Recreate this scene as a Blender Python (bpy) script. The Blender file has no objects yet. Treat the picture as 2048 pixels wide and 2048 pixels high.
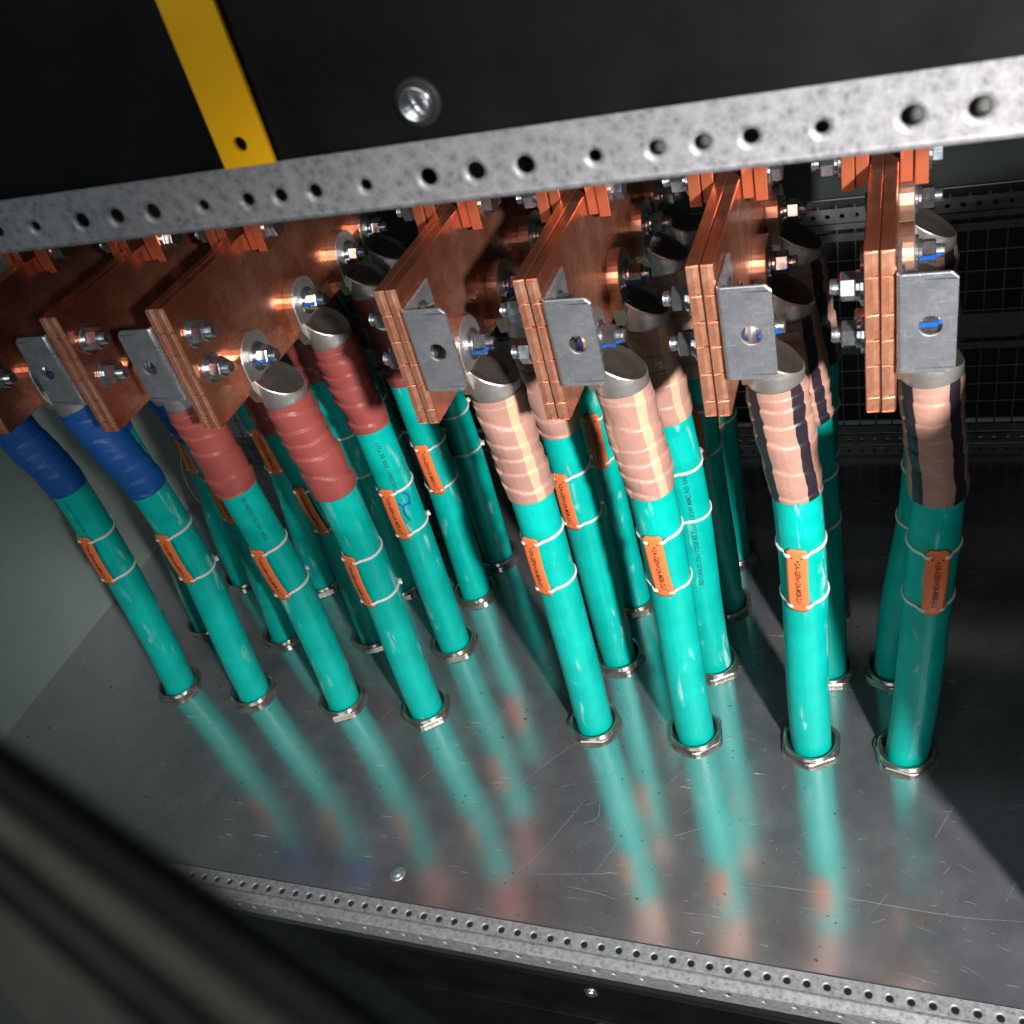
import bpy, bmesh, math, random
from mathutils import Vector, Matrix
random.seed(7)
S = bpy.context.scene
COL = S.collection
PI = math.pi

# ------------------------------------------------------------------ camera
cd = bpy.data.cameras.new('camera'); cam = bpy.data.objects.new('camera', cd); COL.objects.link(cam)
RX = Vector((0.92982488, 0.28763548, -0.22954634))
DN = Vector((0.01004041, -0.64335982, -0.76549809))
FW = Vector((-0.36786531, 0.70947443, -0.60109995))
CP = Vector((0.00889672, -0.6276632, 0.75170913))
cam.matrix_world = Matrix(((RX.x, -DN.x, -FW.x, CP.x), (RX.y, -DN.y, -FW.y, CP.y), (RX.z, -DN.z, -FW.z, CP.z), (0, 0, 0, 1)))
cd.sensor_width = 36; cd.lens = 1998.17 / 2048 * 36
cd.clip_start = 0.01; cd.clip_end = 50
cd.dof.use_dof = True; cd.dof.focus_distance = 0.84; cd.dof.aperture_fstop = 15
S.camera = cam
S.render.resolution_x = S.render.resolution_y = 1024

# ------------------------------------------------------------------ light: a hand torch in front, to the right; dim ambient and an added unseen fill lamp
W = bpy.data.worlds.new('World'); S.world = W; W.use_nodes = True
W.node_tree.nodes['Background'].inputs[0].default_value = (0.80, 0.92, 0.95, 1)
W.node_tree.nodes['Background'].inputs[1].default_value = 0.03
LP = Vector((0.44, -0.90, 0.85))
ld = bpy.data.lights.new('torch', 'SPOT'); ld.energy = 136; ld.color = (1.0, 0.955, 0.92)
ld.spot_size = math.radians(58); ld.spot_blend = 1.0; ld.shadow_soft_size = 0.03
lo = bpy.data.objects.new('torch', ld); COL.objects.link(lo); lo.location = LP
lo.rotation_euler = (Vector((-0.035, -0.13, 0.23)) - LP).to_track_quat('-Z', 'Y').to_euler()
ad = bpy.data.lights.new('fill_lamp', 'AREA'); ad.energy = 7.0; ad.size = 0.9; ad.color = (.92, 1.0, .98)
ao = bpy.data.objects.new('fill_lamp', ad); COL.objects.link(ao); ao.location = (-0.25, -1.65, 0.98)
ao.rotation_euler = (Vector((-0.3, 0, 0.2)) - ao.location).to_track_quat('-Z', 'Y').to_euler()
S.cycles.use_light_tree = False; S.cycles.adaptive_threshold = 0.03; S.cycles.max_bounces = 4; S.cycles.diffuse_bounces = 2; S.cycles.glossy_bounces = 3; S.cycles.transmission_bounces = 1; S.cycles.caustics_reflective = False
S.view_settings.view_transform = 'Standard'; S.view_settings.look = 'None'
S.view_settings.exposure = 0; S.view_settings.gamma = 1

# ------------------------------------------------------------------ materials
class N:
    def __init__(s, name):
        s.m = bpy.data.materials.new(name); s.m.use_nodes = True
        s.t = s.m.node_tree; s.b = s.t.nodes['Principled BSDF']
        s.out = s.t.nodes['Material Output']
    def n(s, kind, **kw):
        x = s.t.nodes.new(kind)
        for k, v in kw.items():
            if k.startswith('i_'): x.inputs[k[2:].replace('_', ' ')].default_value = v
            else: setattr(x, k, v)
        return x
    def l(s, a, b): s.t.links.new(a, b)
    def coord(s, kind='Object'):
        return s.n('ShaderNodeTexCoord').outputs[kind]
    def mapped(s, src, scale=(1, 1, 1), rot=(0, 0, 0), loc=(0, 0, 0)):
        m = s.n('ShaderNodeMapping'); s.l(src, m.inputs['Vector'])
        m.inputs['Scale'].default_value = scale; m.inputs['Rotation'].default_value = rot; m.inputs['Location'].default_value = loc
        return m.outputs[0]
    def noise(s, vec, scale, detail=4, rough=.55, dist=0):
        x = s.n('ShaderNodeTexNoise'); s.l(vec, x.inputs['Vector'])
        x.inputs['Scale'].default_value = scale; x.inputs['Detail'].default_value = detail
        x.inputs['Roughness'].default_value = rough; x.inputs['Distortion'].default_value = dist
        return x.outputs['Fac']
    def ramp(s, fac, stops):
        r = s.n('ShaderNodeValToRGB'); s.l(fac, r.inputs[0]); e = r.color_ramp.elements
        while len(e) < len(stops): e.new(.5)
        for k, (p, c) in enumerate(stops):
            e[k].position = p; e[k].color = (c, c, c, 1) if not isinstance(c, tuple) else (*c, 1)
        return r.outputs[0]
    def mix(s, fac, a, b, blend='MIX'):
        x = s.n('ShaderNodeMix', data_type='RGBA', blend_type=blend)
        for sock, v in ((x.inputs['Factor'], fac), (x.inputs[6], a), (x.inputs[7], b)):
            if isinstance(v, (int, float)): sock.default_value = v
            elif isinstance(v, tuple): sock.default_value = (*v, 1)
            else: s.l(v, sock)
        return x.outputs[2]
    def math(s, op, a, b=0.0, c=None):
        x = s.n('ShaderNodeMath', operation=op)
        for k, v in enumerate((a, b, c)):
            if v is None: continue
            if isinstance(v, (int, float)): x.inputs[k].default_value = v
            else: s.l(v, x.inputs[k])
        return x.outputs[0]
    def set(s, color=None, metal=None, rough=None, spec=None, **kw):
        for key, v in (('Base Color', color), ('Metallic', metal), ('Roughness', rough), ('Specular IOR Level', spec)):
            if v is None: continue
            if isinstance(v, (int, float)): s.b.inputs[key].default_value = v
            elif isinstance(v, tuple): s.b.inputs[key].default_value = (*v, 1)
            else: s.l(v, s.b.inputs[key])
        return s
    def bump(s, h, strength=.2, dist=.001):
        b = s.n('ShaderNodeBump'); b.inputs['Strength'].default_value = strength; b.inputs['Distance'].default_value = dist
        s.l(h, b.inputs['Height']); s.l(b.outputs[0], s.b.inputs['Normal']); return s

M = {}
def simple(name, color, metal=0, rough=.5, spec=.5, var=.0, vscale=60, bump=0):
    a = N(name); co = a.coord()
    if var:
        f = a.noise(co, vscale, 5)
        c = a.mix(a.ramp(f, [(.3, 0.0), (.7, 1.0)]), tuple(x * (1 - var) for x in color), tuple(min(1, x * (1 + var)) for x in color))
        a.set(c, metal, a.math('MULTIPLY_ADD', f, .25, rough - .12), spec)
        if bump: a.bump(a.noise(co, vscale * 6, 3), bump, .0004)
    else: a.set(color, metal, rough, spec)
    M[name] = a.m; return a

def m_copper():
    a = N('copper'); co = a.coord()
    big = a.noise(co, 16, 5, .6); fine = a.noise(co, 140, 5, .6)
    streak = a.noise(a.mapped(co, (60, 6, 260)), 1.0, 3)
    c = a.mix(a.ramp(big, [(.38, 0.0), (.60, 1.0)]), (.54, .17, .09), (.87, .385, .25))
    c = a.mix(a.ramp(fine, [(.45, 0.0), (.8, .55)]), c, (.42, .13, .075))
    r = a.math('ADD', a.math('MULTIPLY', big, .26), a.math('MULTIPLY', streak, .12))
    a.set(c, .84, a.math('ADD', r, .08)); a.bump(a.math('ADD', streak, fine), .10, .0005); M['copper'] = a.m
    a = N('copper_cut'); co = a.coord()
    f = a.noise(a.mapped(co, (900, 500, 60)), 1, 4, .7); g = a.noise(co, 90, 5, .7)
    c = a.mix(a.ramp(g, [(.35, 0.0), (.65, 1.0)]), (.70, .27, .15), (.92, .48, .32))
    a.set(c, .85, a.math('MULTIPLY_ADD', f, .3, .28)); a.bump(f, .5, .0006); M['copper_cut'] = a.m
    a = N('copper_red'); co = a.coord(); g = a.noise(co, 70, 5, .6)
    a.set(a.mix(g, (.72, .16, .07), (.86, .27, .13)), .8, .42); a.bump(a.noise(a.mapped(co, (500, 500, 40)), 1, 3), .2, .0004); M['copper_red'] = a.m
m_copper()

def m_galv():
    a = N('galvanised'); co = a.coord()
    v = a.n('ShaderNodeTexVoronoi'); v.inputs['Scale'].default_value = 230; a.l(co, v.inputs['Vector'])
    n1 = a.noise(co, 620, 4, .62); n2 = a.noise(co, 30, 4, .6)
    k = a.math('ADD', a.math('MULTIPLY', n1, .65), a.math('MULTIPLY', v.outputs['Distance'], .35))
    c = a.ramp(k, [(.28, (.17, .17, .185)), (.46, (.32, .32, .34)), (.66, (.42, .42, .44))])
    c = a.mix(a.ramp(n2, [(.40, .0), (.75, .3)]), c, (.24, .24, .25))
    a.set(c, .45, a.math('MULTIPLY_ADD', n1, .25, .36)); a.bump(n1, .25, .0004); M['galvanised'] = a.m
m_galv()

def m_zinc(name, col, r0, scale=220, metal=.95):
    a = N(name); co = a.coord(); n = a.noise(co, scale, 5, .65); sc = a.noise(a.mapped(co, (40, 900, 300), (.4, .2, .5)), 1, 4, .7)
    c = a.mix(a.ramp(n, [(.35, 0.0), (.75, 1.0)]), tuple(x * .72 for x in col), col)
    a.set(c, metal, a.math('ADD', a.math('MULTIPLY', n, .22), r0)); a.bump(sc, .12, .0004); M[name] = a.m
m_zinc('zinc', (.72, .74, .78), .10)
def m_tinned():
    a = N('tinned'); co = a.coord(); n = a.noise(co, 70, 5, .65); turn = a.noise(a.mapped(co, (3, 3, 5200)), 1, 2, .6)
    c = a.mix(a.ramp(n, [(.35, 0.0), (.75, 1.0)]), (.80, .75, .71), (.94, .90, .87))
    a.set(c, .88, a.math('ADD', a.math('MULTIPLY', n, .10), .24)); a.bump(a.math('ADD', turn, a.math('MULTIPLY', n, .3)), .6, .00025); M['tinned'] = a.m
m_tinned()
m_zinc('tinned_dark_reflection', (.70, .61, .55), .10, 45, .93)  # tin made darker and browner: dark reflection on the slanted top put into colour
def m_bracket():
    a = N('bracket_steel'); co = a.coord(); n = a.noise(co, 90, 6, .7); f = a.noise(co, 600, 3, .7)
    s1 = a.ramp(a.noise(a.mapped(co, (60, 60, 1400), (.2, .5, 0)), 1, 2), [(.66, 0.0), (.72, 1.0)]); s2 = a.ramp(a.noise(a.mapped(co, (1300, 60, 70), (.1, .9, .2)), 1, 2), [(.67, 0.0), (.73, 1.0)])
    ss = a.math('MAXIMUM', s1, s2)
    c = a.mix(a.ramp(n, [(.3, 0.0), (.72, 1.0)]), (.48, .51, .56), (.70, .73, .78)); c = a.mix(a.math('MULTIPLY', ss, .7), c, (.9, .9, .92))
    a.set(c, .82, a.math('ADD', a.math('MULTIPLY', n, .30), a.math('ADD', a.math('MULTIPLY', ss, .15), .10))); a.bump(a.math('ADD', f, ss), .10, .0004); M['bracket_steel'] = a.m
m_bracket()
m_zinc('nickel', (.66, .61, .54), .09, 90)

def m_floor():
    a = N('aluminium_sheet'); co = a.coord()
    big = a.noise(co, 5, 5, .6, .4); cloud = a.noise(co, 24, 6, .65); fine = a.noise(co, 420, 3, .7)
    def scr(rot, sx, sy, lo, hi):
        n = a.noise(a.mapped(co, (sx, sy, 1), (0, 0, rot)), 1, 2, .5, .25)
        return a.ramp(n, [(lo, 0.0), (hi, 1.0)])
    s1 = scr(.6, 14, 800, .70, .76); s2 = scr(-.9, 18, 900, .705, .76); s3 = scr(1.5, 24, 700, .71, .77)
    ss = a.math('MULTIPLY', a.math('MAXIMUM', a.math('MAXIMUM', s1, s2), s3), a.ramp(cloud, [(.48, 0.0), (.62, 1.0)]))
    base = a.mix(a.ramp(big, [(.3, 0.0), (.7, 1.0)]), (.60, .62, .64), (.68, .69, .71))
    base = a.mix(a.math('MULTIPLY', ss, .8), base, (.9, .9, .9))
    spk = a.noise(co, 190, 2, .5); sp = a.ramp(spk, [(.70, 0.0), (.72, 1.0)])
    base = a.mix(sp, base, (.02, .025, .03))
    rr = a.math('ADD', a.math('ADD', a.math('MULTIPLY', cloud, .07), a.math('MULTIPLY', big, .05)), .088)
    rr = a.math('ADD', rr, a.math('MULTIPLY', ss, .25))
    a.set(base, 1.0, rr); a.bump(a.math('ADD', a.math('MULTIPLY', fine, .25), ss), .05, .0003)
    # dust and oxide film over the metal
    d = a.n('ShaderNodeBsdfDiffuse'); a.l(a.mix(ss, a.mix(cloud, (.33, .345, .38), (.41, .42, .45)), (.95, .95, .95)), d.inputs[0])
    mx = a.n('ShaderNodeMixShader')
    a.l(a.math('ADD', a.ramp(cloud, [(.3, .13), (.72, .21)]), a.math('MULTIPLY', ss, .5)), mx.inputs[0])
    a.l(a.b.outputs[0], mx.inputs[1]); a.l(d.outputs[0], mx.inputs[2]); a.l(mx.outputs[0], a.out.inputs[0])
    M['aluminium_sheet'] = a.m
m_floor()

def m_sheath():
    a = N('teal_sheath'); uv = a.n('ShaderNodeUVMap').outputs[0]; co = a.coord(); oi = a.n('ShaderNodeObjectInfo').outputs['Random']
    w = a.n('ShaderNodeCombineXYZ'); a.l(a.math('MULTIPLY', oi, 37.0), w.inputs[0]); a.l(a.math('MULTIPLY', oi, 11.0), w.inputs[1])
    va = a.n('ShaderNodeVectorMath', operation='ADD'); a.l(a.mapped(uv, (13, 26, 1)), va.inputs[0]); a.l(w.outputs[0], va.inputs[1])
    st = a.noise(va.outputs[0], 1, 4, .6, .5)
    vb = a.n('ShaderNodeVectorMath', operation='ADD'); a.l(a.mapped(uv, (5, 9, 1)), vb.inputs[0]); a.l(w.outputs[0], vb.inputs[1])
    ms = a.noise(vb.outputs[0], 1, 2)
    sc = a.math('MULTIPLY', a.ramp(st, [(.54, 0.0), (.66, 1.0)]), a.ramp(ms, [(.52, 0.0), (.62, 1.0)]))
    dirt = a.noise(co, 45, 5, .6)
    c = a.mix(a.ramp(dirt, [(.3, 0.0), (.75, 1.0)]), (.0, .39, .335), (.002, .53, .46))
    spk = a.ramp(a.noise(co, 170, 2), [(.74, 0.0), (.78, 1.0)])
    c = a.mix(a.math('MULTIPLY', spk, .6), c, (.01, .10, .10)); c = a.mix(a.ramp(a.noise(co, 14, 5, .65), [(.52, 0.0), (.74, .55)]), c, (.004, .30, .27))
    c = a.mix(a.math('MULTIPLY', sc, .48), c, (.72, .86, .84))
    a.set(c, 0, a.math('MULTIPLY_ADD', dirt, .2, .30), .24); a.bump(a.noise(co, 300, 3), .06, .0004); M['teal_sheath'] = a.m
m_sheath()

def m_tape(name, base, stripe=None, nst=5, width=.30, gloss=.42):
    a = N(name); uv = a.n('ShaderNodeUVMap').outputs[0]; co = a.coord()
    dirt = a.noise(co, 50, 4)
    c = a.mix(dirt, tuple(x * .82 for x in base), tuple(min(1, x * 1.14) for x in base))
    if stripe:
        sx = a.n('ShaderNodeSeparateXYZ'); a.l(uv, sx.inputs[0])
        wob = a.math('MULTIPLY', a.math('SUBTRACT', a.noise(a.mapped(uv, (2, 34, 1)), 1, 2), .5), .05)
        u = a.math('FRACT', a.math('MULTIPLY', a.math('ADD', sx.outputs[0], wob), float(nst)))
        k = a.math('MULTIPLY', a.math('GREATER_THAN', u, .5 - width / 2), a.math('LESS_THAN', u, .5 + width / 2))
        c = a.mix(k, c, stripe)
    a.set(c, 0, a.math('MULTIPLY_ADD', dirt, .2, gloss - .1), .4)
    a.bump(a.math('ADD', a.noise(a.mapped(co, (260, 260, 60)), 1, 3), a.math('MULTIPLY', a.noise(a.mapped(co, (55, 55, 120), (.3, .2, 0)), 1, 4, .6, .6), 2.5)), .30, .0010); M[name] = a.m
m_tape('tape_blue', (.012, .095, .36))
m_tape('tape_red', (.34, .076, .066))
m_tape('tape_peach', (.43, .235, .19), (.64, .40, .26), 4, .24)
m_tape('tape_black_stripe', (.43, .235, .185), (.022, .017, .024), 4, .30)

simple('tag_orange', (.88, .20, .065), 0, .42, .4, .06, 90)
simple('tie_white', (.70, .72, .68), 0, .4)
simple('ink', (.10, .016, .006), 0, .6)
simple('print_ink', (.0, .10, .11), 0, .6)
simple('marker_blue', (.01, .10, .45), 0, .4)
simple('marker_green', (.0, .22, .14), 0, .4)
simple('rubber', (.02, .019, .018), 0, .55, .4, .2, 80)
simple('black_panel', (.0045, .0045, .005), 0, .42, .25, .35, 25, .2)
simple('dark_edge', (.085, .072, .064), 0, .5, .4, .35, 60)
simple('yellow_plastic', (.95, .47, .004), 0, .36, .5, .04, 30)
simple('grey_wall', (.36, .435, .41), 0, .42, .45, .10, 6, .05)
simple('back_black', (.012, .013, .014), 0, .6)
simple('back_sheet', (.022, .03, .028), 0, .5, .4, .2, 20)
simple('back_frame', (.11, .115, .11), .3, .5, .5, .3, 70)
simple('wire_steel', (.15, .155, .155), .4, .45)
simple('wire_red', (.35, .07, .06), 0, .5); simple('wire_green', (.02, .16, .05), 0, .5); simple('wire_yellow', (.42, .38, .22), 0, .5)
simple('earth_green', (.04, .13, .06), 0, .5); simple('scratch', (.62, .63, .65), .7, .45)
simple('thread_steel', (.60, .62, .66), .95, .25, .5, .2, 300)

# ------------------------------------------------------------------ mesh helpers
def mesh(name, V, F, mats, smooth=False, uv=None, mi=None):
    me = bpy.data.meshes.new(name); me.from_pydata([tuple(v) for v in V], [], F)
    for m in (mats if isinstance(mats, (list, tuple)) else [mats]): me.materials.append(M[m])
    if mi: me.polygons.foreach_set('material_index', mi)
    if smooth is True: me.polygons.foreach_set('use_smooth', [True] * len(F))
    elif smooth: me.polygons.foreach_set('use_smooth', smooth)
    if uv:
        L = me.uv_layers.new(name='UVMap')
        for lp in me.loops: L.data[lp.index].uv = uv[lp.vertex_index]
    me.validate(); me.update(); return me
def weld(me):
    b = bmesh.new(); b.from_mesh(me); bmesh.ops.remove_doubles(b, verts=b.verts, dist=2e-5); bmesh.ops.recalc_face_normals(b, faces=b.faces); b.to_mesh(me); b.free(); return me
def link(name, me, parent=None, mw=None, bevel=0):
    o = bpy.data.objects.new(name, me); COL.objects.link(o)
    if parent is not None: o.parent = parent
    if mw is not None: o.matrix_basis = mw if isinstance(mw, Matrix) else Matrix.Translation(mw)
    if bevel:
        b = o.modifiers.new('bevel', 'BEVEL'); b.width = bevel; b.segments = 2; b.limit_method = 'ANGLE'
    return o
def empty(name, loc, rot=0):
    o = bpy.data.objects.new(name, None); o.empty_display_size = .01; COL.objects.link(o); o.location = loc; o.rotation_euler.z = rot; return o
def tag(o, label, cat, group=None):
    o['label'] = label; o['category'] = cat
    if group: o['group'] = group
    return o
def struct(o): o['kind'] = 'structure'; return o
class G:
    """collects shapes for one mesh"""
    def __init__(s): s.V = []; s.F = []; s.S = []; s.MI = []
    def add(s, V, F, smooth=False, mi=0):
        k = len(s.V); s.V += [Vector(v) for v in V]; s.F += [tuple(i + k for i in f) for f in F]
        s.S += (smooth if isinstance(smooth, list) else [smooth] * len(F)); s.MI += [mi] * len(F); return s
    def box(s, a, b, mi=0):
        x0, y0, z0 = a; x1, y1, z1 = b
        return s.add([(x0, y0, z0), (x1, y0, z0), (x1, y1, z0), (x0, y1, z0), (x0, y0, z1), (x1, y0, z1), (x1, y1, z1), (x0, y1, z1)],
                     [(0, 3, 2, 1), (4, 5, 6, 7), (0, 1, 5, 4), (1, 2, 6, 5), (2, 3, 7, 6), (3, 0, 4, 7)], False, mi)
    def lathe(s, prof, n=32, axis='z', close=False, smooth=True, mi=0, caps=False):
        """prof: (r, h) pairs; axis x or z"""
        V = []; F = []
        for r, h in prof:
            for k in range(n):
                c, d = math.cos(2 * PI * k / n) * r, math.sin(2 * PI * k / n) * r
                V.append((c, d, h) if axis == 'z' else (h, c, d))
        m = len(prof)
        for j in range(m if close else m - 1):
            for k in range(n):
                a, b = j * n + k, j * n + (k + 1) % n; c, d = ((j + 1) % m) * n + (k + 1) % n, ((j + 1) % m) * n + k
                F.append((a, b, c, d))
        sm = [smooth] * len(F)
        if caps: F += [tuple(range(n - 1, -1, -1)), tuple((m - 1) * n + k for k in range(n))]; sm += [False, False]
        return s.add(V, F, sm, mi)
    def tube(s, P, r, n=10, ref=Vector((0, -1, 0)), caps=True, mi=0):
        V = []; F = []; m = len(P); P = [Vector(p) for p in P]
        for j, p in enumerate(P):
            t = (P[min(j + 1, m - 1)] - P[max(j - 1, 0)]).normalized()
            e1 = ref - t * ref.dot(t)
            if e1.length < .05: e1 = Vector((1, 0, 0)) - t * t.x
            e1.normalize(); e2 = t.cross(e1)
            rr = r[j] if isinstance(r, (list, tuple)) else r
            for k in range(n): V.append(p + e1 * (rr * math.cos(2 * PI * k / n)) + e2 * (rr * math.sin(2 * PI * k / n)))
        for j in range(m - 1):
            for k in range(n): F.append((j * n + k, j * n + (k + 1) % n, (j + 1) * n + (k + 1) % n, (j + 1) * n + k))
        sm = [True] * len(F)
        if caps: F += [tuple(range(n - 1, -1, -1)), tuple((m - 1) * n + k for k in range(n))]; sm += [False, False]
        return s.add(V, F, sm, mi)
    def holed(s, fn, cells, thick, n=20, mi=0, dim=.0, ddep=.0):
        """sheet made of cells (u0,u1,v0,v1,(hu,hv,r) or None); fn(u,v,w) -> point, w is depth behind the face"""
        for (u0, u1, v0, v1, h) in cells:
            if h is None:
                for w, fl in ((0, 1), (thick, 0)):
                    q = [fn(u0, v0, w), fn(u1, v0, w), fn(u1, v1, w), fn(u0, v1, w)]
                    s.add(q, [(0, 1, 2, 3) if fl else (3, 2, 1, 0)], False, mi)
                continue
            hu, hv, r = h
            A = [2 * PI * k / n for k in range(n)] + [math.atan2(v - hv, u - hu) % (2 * PI) for u in (u0, u1) for v in (v0, v1)]
            A = sorted(set(round(a, 6) for a in A)); m = len(A)
            def edge(a):
                c, d = math.cos(a), math.sin(a); t = 1e9
                if abs(c) > 1e-9: t = min(t, ((u1 if c > 0 else u0) - hu) / c)
                if abs(d) > 1e-9: t = min(t, ((v1 if d > 0 else v0) - hv) / d)
                return hu + c * t, hv + d * t
            rings = [[(*edge(a), 0) for a in A]]
            if dim:
                rings.append([(hu + math.cos(a) * (r + dim), hv + math.sin(a) * (r + dim), 0) for a in A])
                rings.append([(hu + math.cos(a) * (r + dim * .45), hv + math.sin(a) * (r + dim * .45), ddep * .45) for a in A])
            rings.append([(hu + math.cos(a) * r, hv + math.sin(a) * r, ddep) for a in A])
            rings.append([(hu + math.cos(a) * r, hv + math.sin(a) * r, ddep + thick) for a in A])
            rings.append([(*edge(a), thick) for a in A])
            V = [fn(*p) for R in rings for p in R]; F = []; sm = []
            for j in range(len(rings) - 1):
                for k in range(m):
                    F.append((j * m + k, j * m + (k + 1) % m, (j + 1) * m + (k + 1) % m, (j + 1) * m + k)); sm.append(dim > 0 and 0 < j < len(rings) - 2)
            s.add(V, F, sm, mi)
        return s
    def mesh(s, name, mats, k=1.0): return mesh(name, [v * k for v in s.V], s.F, mats, s.S, None, s.MI)

def catmull(P, n=24):
    P = [Vector(p) for p in P]; P = [P[0] * 2 - P[1]] + P + [P[-1] * 2 - P[-2]]; out = []
    for k in range(1, len(P) - 2):
        a, b, c, d = P[k - 1:k + 3]
        for j in range(n):
            t = j / n
            out.append(.5 * ((2 * b) + (c - a) * t + (2 * a - 5 * b + 4 * c - d) * t * t + (-a + 3 * b - 3 * c + d) * t ** 3))
    out.append(P[-2]); return out
class Path:
    def __init__(s, P):
        s.P = catmull(P); s.S = [0]
        for a, b in zip(s.P, s.P[1:]): s.S.append(s.S[-1] + (b - a).length)
        s.L = s.S[-1]
    def at(s, x):
        x = min(max(x, 0), s.L); k = 0
        while k < len(s.S) - 2 and s.S[k + 1] < x: k += 1
        f = (x - s.S[k]) / (s.S[k + 1] - s.S[k]); return s.P[k].lerp(s.P[k + 1], f)
    def frame(s, x):
        p = s.at(x); t = (s.at(x + .004) - s.at(x - .004)).normalized()
        e1 = Vector((0, -1, 0)); e1 = (e1 - t * e1.dot(t)).normalized(); return p, t, e1, t.cross(e1)
    def s_at_z(s, z):
        for k in range(len(s.P) - 1):
            if s.P[k].z >= z >= s.P[k + 1].z: return s.S[k] + (s.P[k].z - z) / (s.P[k].z - s.P[k + 1].z + 1e-9) * (s.S[k + 1] - s.S[k])
        return s.L

# ------------------------------------------------------------------ the cabinet: floor sheet, walls, back, front rails, panels
FLOOR_Y0, BACK_Y = -.2600, .39
g = G(); g.box((-.95, FLOOR_Y0, -.003), (.60, BACK_Y, 0))
floor = struct(link('floor', g.mesh('floor', 'aluminium_sheet')))
scr = [[(-.3078, -.2261), (-.288, -.2033), (-.2722, -.1722), (-.2543, -.1323)], [(-.4245, -.1411), (-.4123, -.1215)],  # these scratches were traced from image pixels and back-projected onto the floor
 [(-.3239, -.134), (-.3029, -.1038), (-.2816, -.0792)], [(-.493, -.0728), (-.4846, -.0555)], [(-.1724, -.1635), (-.1467, -.1509)],
 [(-.1094, -.1973), (-.0658, -.1963), (.0071, -.1989), (.051, -.1995), (.0906, -.1962)], [(.032, -.1346), (.0485, -.0986)],
 [(-.2536, -.2234), (-.2276, -.225), (-.2076, -.2284)], [(-.2853, -.2173), (-.2357, -.2094), (-.2109, -.204)],
 [(-.2318, -.2073), (-.2206, -.1794), (-.2129, -.1535)], [(-.0123, -.2148), (-.0036, -.2101)], [(-.385, -.081), (-.3605, -.0406)],
 [(-.2537, -.1634), (-.2419, -.1551), (-.2432, -.1398)]]
for k in range(190):
    cx, cy = random.choice([(-.22, -.19), (-.03, -.17), (.05, -.21), (-.25, -.13), (-.13, -.2), (-.10, -.07), (-.30, -.08), (-.18, -.1)]); x = random.gauss(cx, .05); y = max(-.255, random.gauss(cy, .03)); a = random.choice([.9, .5, 1.3, -.4, 0]) + random.gauss(0, .25); L = random.expovariate(1 / .006) + .0015
    scr.append([(x, y), (x + math.cos(a) * L * .5, y + math.sin(a) * L * .5 + random.gauss(0, .0004)), (x + math.cos(a) * L, y + math.sin(a) * L)])
g = G()
for q, line in enumerate(scr):
    P = catmull([(x, y, .00015) for x, y in line], 5) if len(line) > 2 else [Vector((x, y, .00015)) for x, y in line]
    w0 = (.00034 if q < 13 else random.uniform(.0001, .00028)); V = []
    for j, p in enumerate(P):
        t = (P[min(j + 1, len(P) - 1)] - P[max(j - 1, 0)]).normalized(); nrm = Vector((-t.y, t.x, 0)); w = w0 * (.25 + .75 * math.sin(PI * (j + .5) / len(P))) * .5
        V += [p - nrm * w, p + nrm * w]
    g.add(V, [(2 * j, 2 * j + 2, 2 * j + 3, 2 * j + 1) for j in range(len(P) - 1)])
sc = link('scratch_marks', g.mesh('scratch_marks', 'scratch'), floor); sc['kind'] = 'stuff'

g = G(); g.box((-.953, -.33, -.02), (-.950, BACK_Y, .75)); struct(link('wall_left', g.mesh('wall_left', 'grey_wall')))
g = G(); g.box((-.96, .47, -.02), (.60, .475, .75)); struct(link('wall_back', g.mesh('wall_back', 'back_black')))

# back frame with holes and welded mesh panel
bf = empty('mesh_back_panel', (0, BACK_Y, 0)); tag(bf, 'dark welded wire mesh panel in grey perforated frame behind the cables', 'mesh panel')
def strip(name, z0, z1, holes=False, mat='back_frame', y=0.0, t=.003):
    g = G()
    if holes:
        cells = []; x = -.944
        while x < .5: cells.append((x, x + .0142, z0, z1, (x + .0071, (z0 + z1) / 2, .0026))); x += .0142
        g.holed(lambda u, v, w: (u, y + w, v), cells, t, 12)
    else: g.box((-.949, y, z0), (.55, y + t, z1))
    return link(name, g.mesh(name, mat), bf)
strip('top_sheet', .310, .62, mat='back_sheet', y=.004)
strip('perforated_strip', .284, .2985, True)
strip('frame_strip', .2765, .2825); strip('frame_strip', .263, .2715); strip('frame_strip', .1545, .171, y=-.004); strip('frame_strip', .140, .152); strip('frame_strip', .127, .1345)
strip('frame_strip', .018, .028); strip('frame_strip', .001, .015, True)
gw = G(); gw.tube([(0, 0, .012), (0, 0, .30)], .0010, 6, Vector((1, 0, 0)), False); wv = gw.mesh('wire_vertical', 'wire_steel')
gw = G(); gw.tube([(-.945, 0, 0), (.53, 0, 0)], .0010, 6, Vector((0, 0, 1)), False); wh = gw.mesh('wire_horizontal', 'wire_steel')
x = -.93
while x < .22:
    link('wire', wv, bf, Vector((x + .0086, .006, 0))); x += .0179
for k in range(13): link('wire', wh, bf, Vector((0, .0045, .033 + k * .0229)))

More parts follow.
